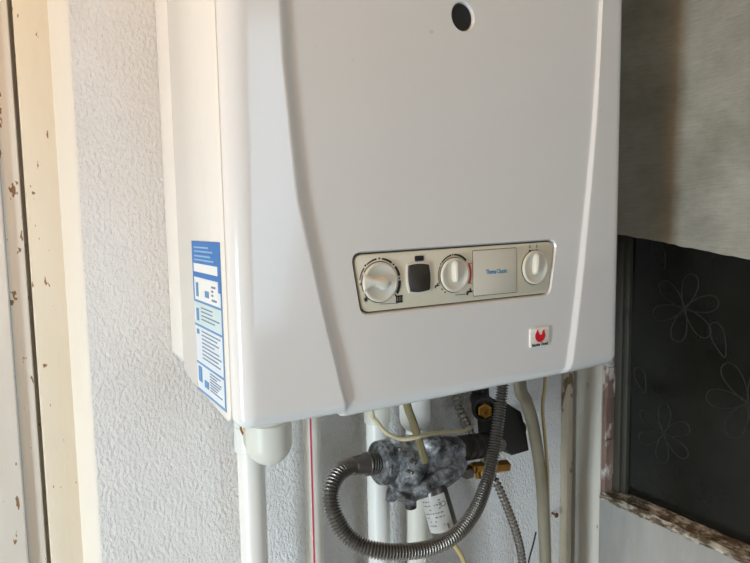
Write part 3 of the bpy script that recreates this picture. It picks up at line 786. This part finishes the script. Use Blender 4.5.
tubular('flexible_hose', [top(450, 386, -.05), (456, 398, -.055), (462, 414, -.06), (467.5, 428, -.058), (478, 449, -.05), (488, 468, -.055), (497, 484, -.065), (507, 507, -.07), (516, 532, -.072), (521.5, 556, -.07), (523, 580, -.07), (523.5, 640, -.07), Vector((at(523.5, 640, -.07).x, -.07, 0))], .0058, M['steel'], 'thinner shiny ribbed steel hose running down to the right behind the thick hose', 'hose', 18, (.0058, .0024, 8))
tubular('drain_tube', [top(517, 375, -.10), (520, 385, -.098), (526, 401, -.095), (532.5, 423, -.09), (538.5, 458, -.08), (542, 490, -.075), (544, 530, -.07), (545.5, 570, -.07), (546, 640, -.07), Vector((at(546, 640, -.07).x, -.07, 0))], .0078, M['pvcold'], 'grey beige plastic tube curving down to the right of the steel hoses', 'tube', 20)
tubular('metal_tube', [top(400, 385, -.165), (406.5, 402, -.160), (414, 425, -.150), (425, 461, -.136)], .0040, M['olive'], 'straight olive metal tube slanting from the heater into the grey valve', 'tube', 16)
tubular('cable', [top(369, 398, -.12), (372, 410, -.12), (377, 421.5, -.128), (387, 433, -.138), (401, 439, -.142), (414, 438, -.148), (426, 434.5, -.146), (449, 432, -.12), (462, 431, -.105), (472, 427, -.085)], .0021, M['cable'], 'thin cream cable sagging across the top of the grey valve', 'cable', 10)
tubular('cable', [top(545.5, 370, -.085), (545, 381, -.085), (543, 400, -.085), (542.8, 414, -.085), (545, 440, -.085), (547.5, 470, -.08), (548, 500, -.075), (549.5, 540, -.072), (550, 600, -.07)], .0021, M['cabley'], 'yellowed thin cable hanging along the grey beige tube', 'cable', 10)
tubular('cable', [(440, 528, -.10), (448, 537, -.11), (456, 547, -.115), (462, 557, -.115), (465, 568, -.112), (466, 600, -.11), Vector((at(466, 600, -.11).x, -.10, 0))], .0028, M['cabley'], 'short yellowed cable leaving the lower end of the stickered cylinder', 'cable', 10)
tubular('wire', [(536, 532, -.05), (533, 545, -.05), (529, 560, -.05), (526, 580, -.05), Vector((at(526, 580, -.05).x, -.05, 0))], .0011, M['rubber'], 'very thin black wire beside the foot of the shiny ribbed hose', 'wire', 8)
b = bmesh.new(); p = at(552, 513, 0); lathe(b, [(-.004, .0016), (.008, .0016), (.0085, .004), (.010, .0035)], (0, 0, 0), (0, -1, 0), 10); o = link('nail', b, M['nail']); o.location = (p.x, 0, p.z); tag(o, 'small rusty nail head in the white wall right of the grey beige tube', 'nail')

# ------------------------------------------------------------------ cloth curtain over the window
b = bmesh.new(); ny, nz = 130, 90; yA, yB, zT = -.012, -1.0, 2.10; G = []
def hem(y): return 1.4355-.150*max(0, -y-.045)+.0016*noise.noise(Vector((y*60, 0, 1)))+.0009*noise.noise(Vector((y*190, 0, 4))) if y > -.6 else 1.352+.0016*noise.noise(Vector((y*60, 0, 1)))
for i in range(ny+1):
    y = yA+(yB-yA)*i/ny; row = []
    for j in range(nz+1):
        t = j/nz; z = hem(y)+(zT-hem(y))*t
        lift = .010+.016*(1-t)**2
        x = RX-.010-lift-.0035*noise.noise(Vector((y*9, z*3, 2)))-.0018*noise.noise(Vector((y*22, z*9, 7)))-.004*math.sin(y*24+z*1.5)*(1-t*.5)
        row.append(b.verts.new((x, y, z)))
    G.append(row)
for i in range(ny):
    for j in range(nz): b.faces.new((G[i][j], G[i+1][j], G[i+1][j+1], G[i][j+1]))
bmesh.ops.solidify(b, geom=b.faces, thickness=.0016)
cur = tag(link('window_cloth', b, M['linen'], None, 50), 'grey coarse cloth hung over the upper part of the dark window on the right', 'curtain')
b = bmesh.new(); tube(b, [(RX-.012, -.004, 2.105), (RX-.012, -1.05, 2.105)], .006, 12, 2); o = link('curtain_rod', b, M['nut']); tag(o, 'thin metal rod along the top of the grey cloth', 'curtain rod')

# ------------------------------------------------------------------ light
def area(name, loc, direction, sx, sy, power, rgb):
    l = bpy.data.lights.new(name, 'AREA'); l.shape = 'RECTANGLE'; l.size = sx; l.size_y = sy; l.energy = power; l.color = rgb
    o = bpy.data.objects.new(name, l); COL.objects.link(o); o.location = loc
    o.rotation_euler = Vector(direction).to_track_quat('-Z', 'Y').to_euler(); return o
area('daylight_side', (-1.16, sum(LW[:2])/2, (LW[2]+LW[3])/2), (1, 0, 0), LW[1]-LW[0]-.06, LW[3]-LW[2]-.06, 19, (.79, .92, 1.0))
area('daylight_behind', (sum(OW[:2])/2, -2.39, (OW[2]+OW[3])/2), (0, 1, 0), OW[1]-OW[0]-.06, OW[3]-OW[2]-.06, 5.6, (.64, .82, 1.0))
l = bpy.data.lights.new('warm_fill', 'POINT'); l.energy = 8; l.color = (1.0, .56, .22); l.shadow_soft_size = .06  # unseen warm point light, added to warm the upper left
o = bpy.data.objects.new('warm_fill', l); COL.objects.link(o); o.location = (-.48, -.52, 2.12)
w = bpy.data.worlds.new('world'); S.world = w; w.use_nodes = True
bg = w.node_tree.nodes['Background']; bg.inputs['Color'].default_value = (.75, .86, 1, 1); bg.inputs['Strength'].default_value = .6
S.view_settings.view_transform = 'Standard'; S.view_settings.look = 'None'; S.view_settings.gamma = 1; S.view_settings.exposure = .12
try: S.view_settings.use_curve_mapping = False
except Exception: pass
